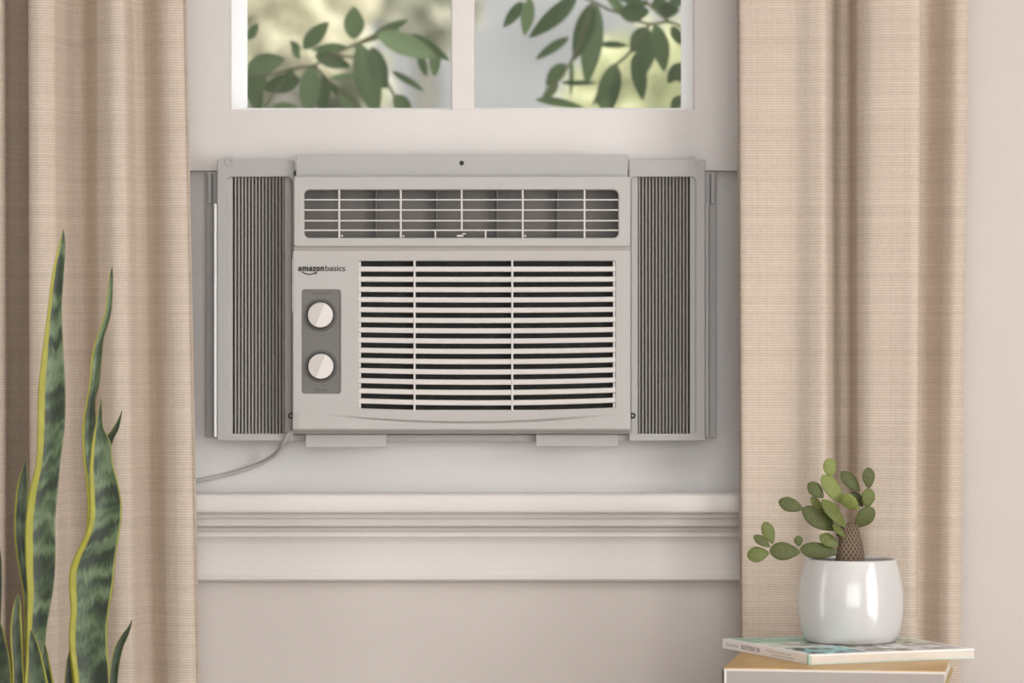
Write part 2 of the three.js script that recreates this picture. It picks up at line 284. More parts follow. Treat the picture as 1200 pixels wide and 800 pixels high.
shrub('leafy_shrub', 'green drooping leafy shrub outside the right pane of the window', [540, 0], 3.523, -0.9, [
  [255, 5, 182, 115, 48, 2], [285, -10, 265, 145, 58, 1], [480, -20, 292, 160, 72, 2], [545, 10, 470, 245, 82, 2], [560, 15, 520, 345, 92, 1, 0.1], [447, 153, 308, 242, 42, 2], [572, 183, 692, 185, 30, 2], [655, 55, 778, 48, 82, 2],
  [775, 112, 700, 212, 74, 0], [765, 120, 762, 302, 88, 0], [800, 100, 850, 290, 76, 0], [715, 222, 760, 408, 64, 2], [640, 260, 558, 425, 54, 0], [640, 265, 620, 455, 66, 2], [432, 262, 352, 352, 64, 0], [412, 341, 562, 345, 22, 2],
  [306, 410, 512, 434, 36, 0], [402, 340, 335, 420, 40, 1], [590, 385, 592, 455, 52, 1], [812, 40, 902, 45, 66, 2], [870, 108, 915, 185, 46, 2], [905, 258, 858, 345, 52, 2], [910, 395, 868, 455, 44, 2], [850, 0, 780, 30, 46, 2], [640, -12, 780, 18, 34, 2], [458, 235, 456, 395, 20, 1], [600, -20, 700, 70, 40, 1], [880, 300, 960, 340, 50, 2], [860, 10, 950, -20, 60, 2],
], [[[930, 120], [860, 90], [780, 100], [660, 55], [600, 35], [545, 5], [450, -20], [280, -15]], [[780, 100], [700, 215], [640, 268], [580, 360], [545, 430]], [[545, 8], [470, 225], [400, 335], [350, 400]], [[860, 90], [800, 40], [760, 0]], [[930, 250], [880, 280], [860, 320]]], [[1010, 900], [1010, 300], [930, 120]], 9);

// ------------------------------------------------------------------ air conditioner
const ac = thing('air_conditioner', 'white window air conditioner with two dials and pleated side panels', 'air conditioner', [X(541), Y(516), -0.03]);
const mm = 0.001;
// cabinet: an open-fronted box through the window, with a divider
{
  const ring = prect(THREE.Shape, 346, 736, 209, 505, 0, 0.004); ring.holes.push(prect(THREE.Path, 351, 731, 214, 500, 0, 0.003));
  part('cabinet', [extr(ring, -0.40, -0.006), bx(346, 736, 284, 300, -0.1, -0.006), bx(346, 736, 209, 505, -0.405, -0.4)], M.metal, ac);
}
{ // front cover: upper air outlet frame, groove band, lower panel
  const up = prect(THREE.Shape, 344, 739, 206.5, 289, 0, 0.004); up.holes.push(prect(THREE.Path, 356.5, 724.5, 222.5, 278.5, 0, 0.006));
  const g1 = extr(up, -0.014, 0, 0.0018, 3);
  const lo = prect(THREE.Shape, 343, 739, 293, 484, 0, 0.003); lo.holes.push(prect(THREE.Path, 420, 721, 305.8, 480, 0, 0.002), prect(THREE.Path, 353.5, 399, 339.5, 461, 0, 0.0032));
  const g2 = extr(lo, -0.014, 0, 0.0015, 3);
  part('front_cover', [g1, g2], M.plastic, ac);
  part('shade_tinted_groove', bx(344.5, 738.5, 286, 296, -0.014, -0.003), std({ color: C(170, 159, 153), roughness: 0.5, map: paintTone }), ac);  // groove tinted darker than the cover: its shade put into the colour
}
{ // curved lower lip: the arc crease under the grille fades out towards both ends
  const nx = 80, ny = 40, f = (u, v) => {
    const px = 343 + u * 396, py = 480.6 + v * 27.9, c = (px - 548) / 150, arc = 495.5 - 8.5 * c * c * 0.9, fade = THREE.MathUtils.smoothstep(1.15 - Math.abs(c), 0, 0.6);
    let z = 0.00015 - 0.0032 * fade * THREE.MathUtils.smoothstep(py, arc - 2.0, arc + 0.5) + 0.0025 * fade * THREE.MathUtils.smoothstep(py, arc, 506);
    z -= 0.014 * Math.pow(THREE.MathUtils.smoothstep(py, 500.5, 508.5), 2) * 0.8;
    const e = Math.min(px - 343, 739 - px); if (e < 2) z -= 0.0015 * (1 - e / 2) ** 2;
    return [X(px), Y(py), z];
  };
  const front = grid(nx, ny, (u, v) => f(u, v)); // u to the right, v downward: turn the faces round
  const ix = front.index.array; for (let i = 0; i < ix.length; i += 3) { const t = ix[i]; ix[i] = ix[i + 1]; ix[i + 1] = t; } front.computeVertexNormals();
  part('lower_lip', [boxUV(front.toNonIndexed()), bx(344, 738, 483, 507, -0.014, -0.0125)], M.plastic, ac);
}
// upper outlet: backing, louvre bars and uprights
{
  const s = prect(THREE.Shape, 352, 729, 218, 283, -0.02, 0.003);
  part('outlet_duct', extr(s, -0.034, -0.03), M.vent, ac);
  for (const py of [234, 246, 258.5, 269.7]) part('louvre_bar', bx(356, 725, py - 0.9, py + 0.9, -0.006, -0.0015, 0.0006), M.plasticLit, ac);
  for (const px of [397.4, 469.6, 541, 612.6, 685]) part('louvre_upright', bx(px - 1.1, px + 1.1, 222, px === 541 ? 270 : 279, -0.008, -0.001, 0.0007), M.plasticLit, ac);
  for (const px of [510, 569]) part('louvre_upright', bx(px - 0.9, px + 0.9, 269.5, 279, -0.008, -0.0015, 0.0005), M.plasticLit, ac);
  part('louvre_tab', [bx(535, 543, 275, 277.6, -0.012, -0.001, 0.001), bx(541.5, 546, 273.2, 274.6, -0.012, -0.003, 0.0005)], M.plasticLit, ac);
  // vanes seen dimly behind the bars
  for (let i = 0; i < 5; i++) { const px = 440 + i * 71; part('air_vane', bx(px, px + 1.6, 222, 279, -0.03, -0.016), M.vent, ac); }
  for (const [px, py] of [[400.5, 276], [472.5, 276.5], [615.5, 276]]) part('louvre_clip', bx(px - 1.2, px + 1.2, py - 1.2, py + 1.5, -0.01, -0.003, 0.0008), M.plasticLit, ac);
}
// lower intake: filter, fourteen curved slats, two ribs
{
  const mesh = data(512, 512, (i, j) => { const g = (Math.sin(i * 0.9) * Math.sin(j * 0.9) > 0.25 ? 34 : 0) * (0.4 + rnd()), v = 30 + g + 40 * Math.max(0, fbm(i / 40, j / 40)); return [v, v, v * 0.95]; }, true, [7, 7]);
  part('intake_filter', bx(416, 726, 302, 484, -0.016, -0.0135), std({ color: 0xffffff, roughness: 0.9, map: mesh }), ac);
  const sag = (px, i) => 3.2 * (i / 14) * (1 - ((px - 560) / 150) ** 2) * 0.9;
  const edge = (i, k) => 309.2 + 11.85 * i + k;                     // slot i is centred here
  for (let i = 0; i < 14; i++) {
    const top = [], bot = [], n = 20;
    for (let k = 0; k <= n; k++) { const px = 419.5 + 302 * k / n; top.push(new THREE.Vector2(X(px), Y(edge(i, 2.9) + sag(px, i)))); bot.push(new THREE.Vector2(X(px), Y(edge(i + 1, -2.9) + sag(px, i + 1)))); }
    part('slat', extr(new THREE.Shape([...bot, ...top.reverse()]), -0.0105, -0.0006, 0.0011, 2), M.plasticLit, ac);
  }
  { const top = [], bot = [], n = 20; for (let k = 0; k <= n; k++) { const px = 419.5 + 302 * k / n; top.push(new THREE.Vector2(X(px), Y(edge(14, 2.7) + sag(px, 14)))); bot.push(new THREE.Vector2(X(px), Y(484))); }
    part('slat', extr(new THREE.Shape([...bot, ...top.reverse()]), -0.0105, -0.0001, 0.0008, 2), M.plastic, ac); }
  for (const px of [485.7, 600.3]) part('grille_rib', bx(px - 1.25, px + 1.25, 305, 481.5, -0.0105, 0.0002, 0.0007), M.plasticLit, ac);
  const end = []; for (let i = 0; i < 15; i++) for (const px of [421.3, 719.8]) end.push(bx(px - 1.6, px + 1.6, edge(i, -3.1), edge(i, 3.1), -0.009, -0.002, 0.0008));
  part('slot_ends', end, M.plasticLit, ac);
}
// control panel with its print, and the two dials
{
  const W = 368, H = 976, print = canvas(W, H, (g) => {
    g.fillStyle = 'rgb(108,105,100)'; g.fillRect(0, 0, W, H);
    g.fillStyle = g.strokeStyle = 'rgb(62,60,56)'; g.textAlign = 'center';
    g.font = '30px sans-serif'; g.fillText('TEMPERATURE', W / 2, 46); g.fillText('COOLING', W / 2, 950);
    g.lineWidth = 5;
    for (const cy of [236, 718]) for (let i = 0; i < 9; i++) { const a = Math.PI * (0.85 + 1.3 * i / 8), r0 = 156, r1 = 166; g.beginPath(); g.moveTo(W / 2 - 7 + r0 * Math.cos(a), cy + r0 * Math.sin(a)); g.lineTo(W / 2 - 7 + r1 * Math.cos(a), cy + r1 * Math.sin(a)); g.stroke(); }
    g.font = '20px sans-serif'; ['1', '3', '5', '7'].forEach((c, i) => g.fillText(c, 75 + i * 72, 92));
    g.beginPath(); g.moveTo(W / 2 + 20, 875); g.lineTo(W / 2 + 20, 900); g.stroke();
  });
  const face = prect(THREE.Shape, 353, 399.5, 339, 461.5, 0, 0.0034), g = extr(face, -0.008, -0.0022, 0.0006);
  const p = g.attributes.position, uv = g.attributes.uv; for (let i = 0; i < p.count; i++) uv.setXY(i, (p.getX(i) - X(353)) / (46.5 * mm), (p.getY(i) - Y(461.5)) / (122.5 * mm));
  const cp = part('control_panel', g, std({ color: 0xffffff, map: print, roughness: 0.5 }), ac);
  for (const [px, py] of [[375.6, 369], [376.2, 429]]) {
    const c = V(px, py, 0);
    const ringG = new THREE.TorusGeometry(18.4 * mm, 0.7 * mm, 8, 48); ringG.translate(c.x, c.y, -0.0021); part('dial_ring', ringG, std({ color: C(96, 92, 88), roughness: 0.4, map: paintTone }), cp);
    part('dial_base', cyl(16.6 * mm, 16.6 * mm, new THREE.Vector3(c.x, c.y, -0.004), new THREE.Vector3(c.x, c.y, -0.0012), 40), M.black, cp);
    const n = new THREE.Vector2(27, 10.5).normalize(), R0 = 14.8 * mm;   // across the grip ridge (x right, y up)
    const top = (x, y) => { const d = x * n.x + y * -n.y; return 0.0105 - (d < 0 ? 0.42 * -d : 0.2 * d); };
    const knob = grid(64, 12, (u, v) => {
      const a = u * Math.PI * 2, t = Math.min(1, v / 0.75), r = v < 0.75 ? R0 * t * 0.955 : R0 * (0.955 + 0.045 * Math.min(1, (v - 0.75) / 0.12)), x = r * Math.cos(a), y = r * Math.sin(a);
      let z = top(x, y); if (v >= 0.75) { const k = (v - 0.75) / 0.25; z = k < 0.48 ? z - 0.0012 * (k / 0.48) ** 1.5 : THREE.MathUtils.lerp(z - 0.0012, -0.0015, (k - 0.48) / 0.52); }
      return [c.x + x, c.y + y, z];
    }, true);
    const ix = knob.index.array; for (let i = 0; i < ix.length; i += 3) { const t = ix[i]; ix[i] = ix[i + 1]; ix[i + 1] = t; }
    const kg = toCreasedNormals(knob, 0.35);
    part('knob', boxUV(kg), std({ color: C(226, 219, 213), roughness: 0.4, map: paintTone }), cp);
  }
}
{ // printed name above the dials
  const W = 640, H = 160, t = canvas(W, H, (g) => {
    g.clearRect(0, 0, W, H); g.fillStyle = 'rgb(18,16,15)';
    const fit = (txt, font, x0, x1) => { g.font = font; const w = g.measureText(txt).width; g.save(); g.translate(x0, 88); g.scale((x1 - x0) / w, 1); g.fillText(txt, 0, 0); g.lineWidth = txt === 'amazon' ? 5 : 3; g.strokeStyle = g.fillStyle; g.strokeText(txt, 0, 0); g.restore(); };
    fit('amazon', 'bold 96px sans-serif', 8, 358); fit('basics', '92px sans-serif', 362, 634);
    g.strokeStyle = 'rgb(18,16,15)'; g.lineWidth = 14; g.lineCap = 'round';
    g.beginPath(); g.moveTo(62, 102); g.quadraticCurveTo(150, 158, 244, 112); g.stroke(); g.lineWidth = 8; g.beginPath(); g.moveTo(226, 100); g.lineTo(254, 104); g.lineTo(246, 134); g.stroke();
  });
  const w = 57, h = w * H / W, g = new THREE.PlaneGeometry(w * mm, h * mm); g.translate(X(377), Y(309.5 + h / 2), 0.0006);
  part('printed_name', g, std({ map: t, transparent: true, roughness: 0.6 }), ac, 'black printed lettering');
}
// mounting rail, brackets, side panels with pleats
{
  const z = -0.016, s = prect(THREE.Shape, 347, 735.5, 181.5, 209, z, 0.001);
  const rail = part('mounting_rail', [extr(s, z - 0.003, z, 0.0008), bx(347, 735.5, 204.5, 209, -0.045, z - 0.002)], M.metal, ac);
  const c = V(541, 191, z); const tor = new THREE.TorusGeometry(2.1 * mm, 0.7 * mm, 8, 20); tor.translate(c.x, c.y, z + 0.0002); part('screw', [tor, cyl(1.8 * mm, 1.8 * mm, new THREE.Vector3(c.x, c.y, z - 0.002), new THREE.Vector3(c.x, c.y, z + 0.0004), 16)], M.black, rail);
  part('bottom_rail', [bx(341, 741, 509, 517, -0.07, -0.034, 0.001)], M.metal, ac);
  for (const [a, b, y1] of [[358, 453, 524], [628, 724, 523]]) part('foot_bracket', [bx(a, b, 506, y1, -0.026, -0.022, 0.0008), bx(a, b, 506, 509, -0.07, -0.022)], M.plastic, ac);
}
function sidePanel(side) {
  const f = side < 0 ? (x) => x : (x) => 1081 - x, L = (a, b) => side < 0 ? [a, b] : [f(b), f(a)];
  const R2 = (a, b, y0, y1, z0, z1, r) => bx(...L(a, b), y0, y1, z0, z1, r);
  const g = new THREE.Group(); g.name = 'side_panel'; g.position.set(X(f(298)) - ac.position.x, 0, 0); ac.add(g);
  const z = -0.026, s = prect(THREE.Shape, ...L(254.5, 344), 187, 516.5, z, 0.0015); s.holes.push(prect(THREE.Path, ...L(265.5, 342), 207, 508, z, 0.006));
  const ear = V(f(269), 189.5, z), es = new THREE.Shape(); es.absarc(ear.x, ear.y, 6.2 * mm, 0, Math.PI * 2); const eh = new THREE.Path(); eh.absarc(ear.x, ear.y, 2.2 * mm, 0, Math.PI * 2); es.holes.push(eh);
  part('panel_frame', [extr(s, z - 0.008, z, 0.001), extr(es, z - 0.003, z + 0.0006, 0.0005)], M.metal, g);
  part('screw', cyl(2.2 * mm, 2.2 * mm, new THREE.Vector3(ear.x, ear.y, z - 0.004), new THREE.Vector3(ear.x, ear.y, z - 0.0008), 16), M.white, g);
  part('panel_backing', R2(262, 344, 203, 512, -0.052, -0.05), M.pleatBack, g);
  part('end_strip', R2(265, 272.6, 206, 509, -0.036, -0.031, 0.001), M.metal, g);
  part('end_strip', R2(333.5, 341.8, 206, 509, -0.040, side < 0 ? -0.036 : -0.031, 0.001), side < 0 ? M.pleat : M.metal, g);
  const n = 15, a = 273.4, p = (333.5 - a) / n;
  for (let i = 0; i < n; i++) { // each pleat: a narrow folded ridge
    const x0 = X(f(a + i * p + 0.8), -0.032), x1 = X(f(a + i * p + p - 0.5), -0.032), xm = (x0 + x1) / 2, sh = new THREE.Shape(); const w = Math.abs(x1 - x0) / 2;
    sh.moveTo(-w, 0); sh.lineTo(-w * 0.75, 0.0135); sh.quadraticCurveTo(0, 0.0165, w * 0.75, 0.0135); sh.lineTo(w, 0); sh.closePath();
    const eg = new THREE.ExtrudeGeometry(sh, { depth: Y(206.5, z) - Y(508.5, z), bevelEnabled: false, curveSegments: 4 }); eg.rotateX(Math.PI / 2); // profile +y -> +z ; depth -> -y
    eg.translate(xm, Y(206.5, z), -0.0485); part('pleat', boxUV(toCreasedNormals(eg, 0.7)), M.pleat, g);
  }
  // side track and its stop
  part('side_track', [R2(242, 250, 201, 512.5, -0.075, -0.058, 0.0008), R2(250, 255, 201, 514, -0.075, -0.044)], M.metal, g);
  part('track_clip', R2(243.3, 248, 203, 238.5, -0.06, -0.052, 0.0008), M.metal, g);
  part('track_seal', R2(250.8, 254.3, 238.5, 512, -0.05, -0.0275, 0.0008), side < 0 ? M.white : M.metal, g);
}
sidePanel(-1); sidePanel(1);
{ // screws at the cover's sides, rating strip at its left edge, and the power cord
  for (const [px, py] of [[741.3, 487], [341, 487]]) { const c = V(px, py, -0.012), tor = new THREE.TorusGeometry(2.6 * mm, 0.9 * mm, 8, 20); tor.translate(c.x, c.y, -0.012); const k = part('side_screw', tor, M.black, ac); const b = new THREE.SphereGeometry(1.9 * mm, 14, 10); b.translate(c.x, c.y, -0.012); part('screw_head', b, M.steel, k); }
  part('cover_clip', bx(342.3, 343.4, 303, 366, -0.01, -0.002, 0.0004), M.white, ac);
  const z = -0.045, pts = [[362, 503, -0.03], [345, 505.5, -0.018], [339, 508, -0.018], [333, 517, -0.024], [327, 527, -0.04], [319, 535, -0.055], [305, 543, -0.064], [285, 550.5, -0.069], [265, 556, -0.0715], [245, 560.5, -0.0715], [230, 563, -0.0715], [205, 566, -0.0715], [180, 570, -0.0715]].map(([a, b, c]) => V(a, b, c));
  const cg = tube(pts, 2.5 * mm, 120, 12); part('power_cord', cg, M.cord, ac, 'pale grey power cord');
}

// ------------------------------------------------------------------ curtains
const weave = (() => { // linen: horizontal slubs over a fine warp
  const N = 1024, rows = [], cols = []; seedState = 77;
  for (let i = 0; i < N; i++) { rows.push(rnd()); cols.push(rnd()); }
  const slub = tileNoise(N, 8, 4, 3), fine = tileNoise(N, 128, 5, 2);
  const hgt = (i, j) => {
    const tx = Math.abs(Math.sin(i * Math.PI / 5.12)), ty = Math.abs(Math.sin(j * Math.PI / 8.533)), r = rows[Math.floor(j / 8.533) % N], r2 = rows[(500 + Math.floor(j / 34)) % N], c = cols[Math.floor(i / 5.12)];
    const s = slub((i * 1 + r * 900) % N, (j * 4 + r * 300) % N);
    return 0.5 * ty + 0.2 * tx + 0.22 * (r - 0.5) * (0.2 + 1.5 * s) + 0.03 * (r2 - 0.5) + 0.14 * (c - 0.5) + 0.25 * (fine(i, j) - 0.5);
  };
  return { map: data(N, N, (i, j) => { const h = hgt(i, j); return [216 + 44 * (h - 0.3), 214 + 48 * (h - 0.3), 211 + 54 * (h - 0.3)]; }, true, [1 / 0.36, 1 / 0.36]), bump: data(N, N, (i, j) => [255 * (0.25 + 0.5 * hgt(i, j))], false, [1 / 0.36, 1 / 0.36]) };
})();
M.linen = phy({ color: C(228, 212, 195), roughness: 0.95, map: weave.map, bumpMap: weave.bump, bumpScale: 0.0005, sheen: 0.15, sheenColor: C(230, 215, 195), sheenRoughness: 0.6 });
M.linenHem = phy({ color: C(216, 199, 182), roughness: 0.95, map: weave.map, bumpMap: weave.bump, bumpScale: 0.0007 });
function curtain(label, prof, warp, hem) {
  const curve = new THREE.CatmullRomCurve3(prof.map(([px, z]) => new THREE.Vector3(px, 0, z)), false, 'catmullrom', 0.5), N = 260, pts = curve.getSpacedPoints(N), len = [0];
  for (let i = 1; i <= N; i++) len.push(len[i - 1] + pts[i].distanceTo(pts[i - 1]) * mm);
  const yTop = 2.33, yBot = 0.02, NV = 46;
  const cx = X(prof[Math.floor(prof.length / 2)][0], 0.05);
  const t = thing('curtain', label, 'curtain', [cx, yBot, 0.05], undefined);
  const surf = (off, i0 = 0, i1 = N) => { const n = i1 - i0, g = grid(n, NV, (u, v) => {
    const i = i0 + Math.round(u * n), y = yBot + (yTop - yBot) * v, py = 400 - (y - EYE) * 1000 / kz(0.05), a = pts[Math.max(0, i - 1)], b = pts[Math.min(N, i + 1)], nx = -(b.z - a.z), nz = b.x - a.x, nl = Math.hypot(nx, nz) || 1;
    const px = pts[i].x + nx / nl * off + warp(pts[i].x, py), z = (pts[i].z + nz / nl * off) * mm + 0.0025 * Math.sin(py * 0.006 + pts[i].x * 0.05);
    return [X(px, z), y, z];
  });
    const uv = g.attributes.uv; for (let j = 0; j <= NV; j++) for (let i = 0; i <= n; i++) uv.setXY(j * (n + 1) + i, len[i0 + i], (yTop - yBot) * j / NV); return g; };
  const flip = (g) => { const ix = g.index.array; for (let i = 0; i < ix.length; i += 3) { const q = ix[i]; ix[i] = ix[i + 1]; ix[i + 1] = q; } g.computeVertexNormals(); return g; };
  const strip = (i) => { const g = grid(1, NV, (u, v) => { const y = yBot + (yTop - yBot) * v, py = 400 - (y - EYE) * 1000 / kz(0.05), z = (pts[i].z - 1.6 * (1 - u)) * mm + 0.0025 * Math.sin(py * 0.006 + pts[i].x * 0.05); return [X(pts[i].x + warp(pts[i].x, py), z), y, z]; }); return g; };
  part('panel', [surf(0), flip(surf(-1.6)), strip(0), strip(N)], M.linen, t);
  const i0 = hem < 0 ? 0 : N - Math.round(7 / (len[N] / mm) * N), i1 = hem < 0 ? Math.round(7 / (len[N] / mm) * N) : N;
  part('side_hem', [surf(0.8, i0, i1)], M.linenHem, t);
  return t;
}
curtain('beige linen curtain hanging to the left of the air conditioner, behind the tall striped plant',
  [[-60, 40], [-40, 66], [-18, 78], [-2, 72], [4, 58], [9, 32], [17, 14], [28, 2], [40, 0], [46, 14], [40, 44], [33.5, 68], [35, 79], [44, 85], [54, 84], [63, 77], [69, 60], [76, 36], [87, 20], [97, 20], [106, 36], [115, 56], [128, 72], [140, 74], [147, 67], [152, 50], [157, 30], [165, 20], [174, 28], [184, 44], [196, 55], [208, 57], [215, 54], [218, 48]],
  (x, py) => Math.max(0, x / 218) * 15.5 * py / 800, 1);
curtain('beige linen curtain hanging to the right of the air conditioner, behind the small cactus',
  [[864, 40], [866, 48], [872, 51], [890, 52], [912, 53], [932, 57], [948, 66], [960, 71], [967, 69], [972, 54], [976, 30], [982, 12], [990, 6], [996, 12], [1000, 30], [1006, 56], [1018, 71], [1036, 78], [1056, 83], [1070, 86], [1077, 84], [1079.5, 76], [1077, 54], [1073, 26], [1078, 8], [1087, 5], [1097, 16], [1109, 32], [1121, 41], [1131, 40], [1135.5, 34]],
  (x, py) => (x < 1000 ? 4.5 * (1000 - x) / 136 - 0.5 : -(x - 1000) / 136 * 10) * py / 800, -1);
{ // the rod they hang from, above the picture
  const t = thing('curtain_rod', 'brushed metal curtain rod over the window with round end knobs', 'curtain rod', [-0.05, 2.33, 0.05]);
  part('rod', cyl(0.011, 0.011, new THREE.Vector3(-0.85, 2.353, 0.05), new THREE.Vector3(0.75, 2.353, 0.05)), M.steel, t);
  for (const x of [-0.85, 0.75]) { const s = new THREE.SphereGeometry(0.022, 20, 14); s.translate(x, 2.353, 0.05); part('end_knob', s, M.steel, t); part('bracket', wbox(x + (x < 0 ? 0.05 : -0.07), x + (x < 0 ? 0.07 : -0.05), 2.338, 2.37, R.z0, 0.062), M.steel, t); }
}

// ------------------------------------------------------------------ side table, books
const H1 = EYE - 0.3303, T1 = 0.0108, T2 = 0.0215, BASE = H1 - T1 - T2, TABLE = BASE - 0.04;      // top of the upper book, thicknesses, table top
const wood = std({ color: C(176, 146, 112), roughness: 0.5, map: data(512, 512, (i, j) => { const v = 228 + 36 * fbm(i / 200, j / 9) + 10 * fbm(i / 30, j / 3); return [v, v * 0.98, v * 0.95]; }, true, [1.5, 1.5]) });
{
  const t = thing('side_table', 'small square wooden side table under the stack of books', 'side table', [0.36, 0, 0.34]);
  part('table_top', wbox(0.14, 0.58, TABLE - 0.025, TABLE, 0.125, 0.56, 0.004), wood, t);
  for (const x of [0.17, 0.55]) for (const z of [0.155, 0.53]) part('leg', cyl(0.011, 0.017, new THREE.Vector3(x, 0, z), new THREE.Vector3(x, TABLE - 0.024, z), 16), wood, t);
}
// a book lying flat: local x runs along its lower edge from the corner, local z away from the viewer is negative
function book(name, label, corner, yaw, w, d, y0, t, mats, spineSide, over) {
  const g = thing(name, label, 'book', [corner[0], y0, corner[1]]); g.rotation.y = yaw;
  const c = 0.0016, add = (n, geo, m, lab) => { const me = shade(new THREE.Mesh(geo, m)); me.name = n; g.add(me); if (lab) me.userData.label = lab; return me; };
  const planar = (geo) => { const p = geo.attributes.position, uv = geo.attributes.uv; for (let i = 0; i < p.count; i++) uv.setXY(i, p.getX(i) / w, -p.getZ(i) / d); return geo; };
  add('front_cover', planar(wbox(0, w, t - c, t, -d, 0, 0.0005)), mats.top);
  add('back_cover', planar(wbox(0, w, 0, c, -d, 0, 0.0005)), mats.bottom);
  const m = over;
  if (spineSide === 'left') { add('pages', wbox(0.002, w - m, c, t - c, -d + m, -m), mats.pages);
    const sp = wbox(-0.0012, 0.0012, 0, t, -d, 0, 0.0006), p = sp.attributes.position, uv = sp.attributes.uv; for (let i = 0; i < p.count; i++) uv.setXY(i, 1 + p.getZ(i) / d, p.getY(i) / t); add('spine', sp, mats.spine); }
  else { add('pages', wbox(m, w - m, c, t - c, -d + m, -0.002), mats.pages); add('spine', wbox(0.0012, w - 0.0012, 0.0004, t - 0.0009, -0.002, 0.0009, 0.0006), mats.spine); }
  return g;
}
const pageLines = data(64, 256, (i, j) => { const v = 226 + 16 * Math.sin(j * 2.1) * rnd() + 8 * rnd(); return [v, v * 0.985, v * 0.96]; }, true, [3, 60]);
{
  const a = 9.4 * Math.PI / 180;
  const m = { top: std({ color: C(222, 178, 104), roughness: 0.35, metalness: 0.25, map: data(256, 256, (i, j) => { const v = 226 + 46 * fbm(i / 40, j / 8) + 8 * rnd(); return [v, v, v]; }, true) }),
    bottom: std({ color: C(214, 188, 126), roughness: 0.4, metalness: 0.2, map: paintTone }), pages: std({ color: C(250, 248, 246), roughness: 0.9, map: pageLines }), spine: std({ color: C(170, 162, 156), roughness: 0.6, map: paintTone }) };
  const b = book('book', 'thicker book with a gold tan cover and grey spine, under the white and mint book', [0.2215, 0.428], -a, 0.2305, 0.245, BASE, T2, m, 'front', 0.004);
  book('book', 'dark grey closed book under the gold book, lowest of the stack', [0.2375, 0.412], -a, 0.2, 0.21, TABLE, 0.04, { top: M.bookGrey, bottom: M.bookGrey, pages: m.pages, spine: M.bookGrey }, 'front', 0.004);
  const e = (n, geo, mt) => { const q = shade(new THREE.Mesh(geo, mt)); q.name = n; b.add(q); };
  const edgeM = std({ color: C(236, 228, 220), roughness: 0.4, map: paintTone });
  e('spine_edge', merge([wbox(0.0, 0.2305, T2 - 0.0032, T2 - 0.0012, -0.001, 0.0016, 0.0005), wbox(0.0006, 0.0028, 0, T2 - 0.0012, -0.001, 0.0016, 0.0005)]), edgeM);
  e('dark_spine_end', wbox(-0.0016, 0.0004, 0.0003, T2 - 0.001, -0.012, 0.0005), M.black);  // thin black plate where a dark gap shows at the spine end
}
{
  const W = 768, H = 832, cover = canvas(W, H, (g) => { // x along the lower edge, y up the spine
    g.fillStyle = 'rgb(240,240,236)'; g.fillRect(0, 0, W, H);
    g.fillStyle = 'rgb(150,196,176)'; g.fillRect(22, 16, W - 44, 250);
    g.fillStyle = 'rgb(236,242,238)'; g.font = 'bold 78px sans-serif'; g.fillText('OUTSIDE IN', 150, 120);
    const blob = (x, y, w, h, cs, n, s) => { g.save(); g.beginPath(); g.rect(x, y, w, h); g.clip(); g.fillStyle = cs[0]; g.fillRect(x, y, w, h); seedState = s; for (let i = 0; i < n; i++) { g.fillStyle = cs[1 + Math.floor(rnd() * (cs.length - 1))]; g.beginPath(); g.ellipse(x + rnd() * w, y + rnd() * h, 10 + rnd() * w * 0.18, 8 + rnd() * h * 0.14, rnd() * 3, 0, 7); g.fill(); } g.restore(); };
    blob(30, 282, 230, 220, ['rgb(214,216,208)', 'rgb(186,180,170)', 'rgb(236,238,236)', 'rgb(120,110,98)', 'rgb(160,190,170)'], 26, 3);
    blob(275, 282, 220, 220, ['rgb(226,224,224)', 'rgb(240,240,240)', 'rgb(180,176,178)', 'rgb(84,76,70)', 'rgb(150,150,130)'], 22, 4);
    blob(510, 282, 232, 220, ['rgb(208,214,196)', 'rgb(92,116,74)', 'rgb(232,234,226)', 'rgb(70,62,54)', 'rgb(170,180,150)'], 28, 5);
    blob(30, 518, 260, 285, ['rgb(176,222,220)', 'rgb(20,38,44)', 'rgb(30,60,66)', 'rgb(206,238,236)', 'rgb(24,30,30)', 'rgb(120,190,190)'], 34, 6);
    blob(305, 518, 200, 285, ['rgb(206,200,200)', 'rgb(236,232,232)', 'rgb(110,104,60)', 'rgb(90,70,62)', 'rgb(190,184,188)'], 24, 7);
    blob(520, 518, 222, 285, ['rgb(222,218,222)', 'rgb(240,238,240)', 'rgb(150,136,134)', 'rgb(64,52,50)', 'rgb(200,194,200)'], 26, 8);
  });
  const spine = canvas(1024, 64, (g) => {
    g.fillStyle = 'rgb(238,232,228)'; g.fillRect(0, 0, 1024, 64); g.fillStyle = 'rgb(178,204,188)'; g.fillRect(1000, 0, 24, 64);
    g.fillStyle = 'rgb(128,122,118)'; g.font = '24px sans-serif'; g.fillText('ENGLAND ART', 45, 42);
    g.fillStyle = 'rgb(34,38,36)'; g.font = 'bold 40px sans-serif'; g.fillText('OUTSIDE IN', 232, 46);
    g.fillStyle = 'rgb(140,134,128)'; g.font = '17px sans-serif'; g.fillText('THE INDOOR GARDEN AND THE HOME', 530, 29); g.fillText('A BOOK OF PLANTS AND ROOMS', 600, 50);
  });
  const side = std({ color: C(196, 210, 200), roughness: 0.5, map: paintTone });
  book('book', 'thin white and mint book with a photo cover, lying directly under the cactus pot', [0.3141, 0.40], 21.7 * Math.PI / 180, 0.198, 0.2136, H1 - T1, T1,
    { top: std({ color: 0xffffff, map: cover, roughness: 0.35 }), bottom: side, pages: std({ color: C(238, 232, 224), roughness: 0.9, map: pageLines }), spine: std({ color: 0xffffff, map: spine, roughness: 0.4 }) }, 'left', 0.0008);
}

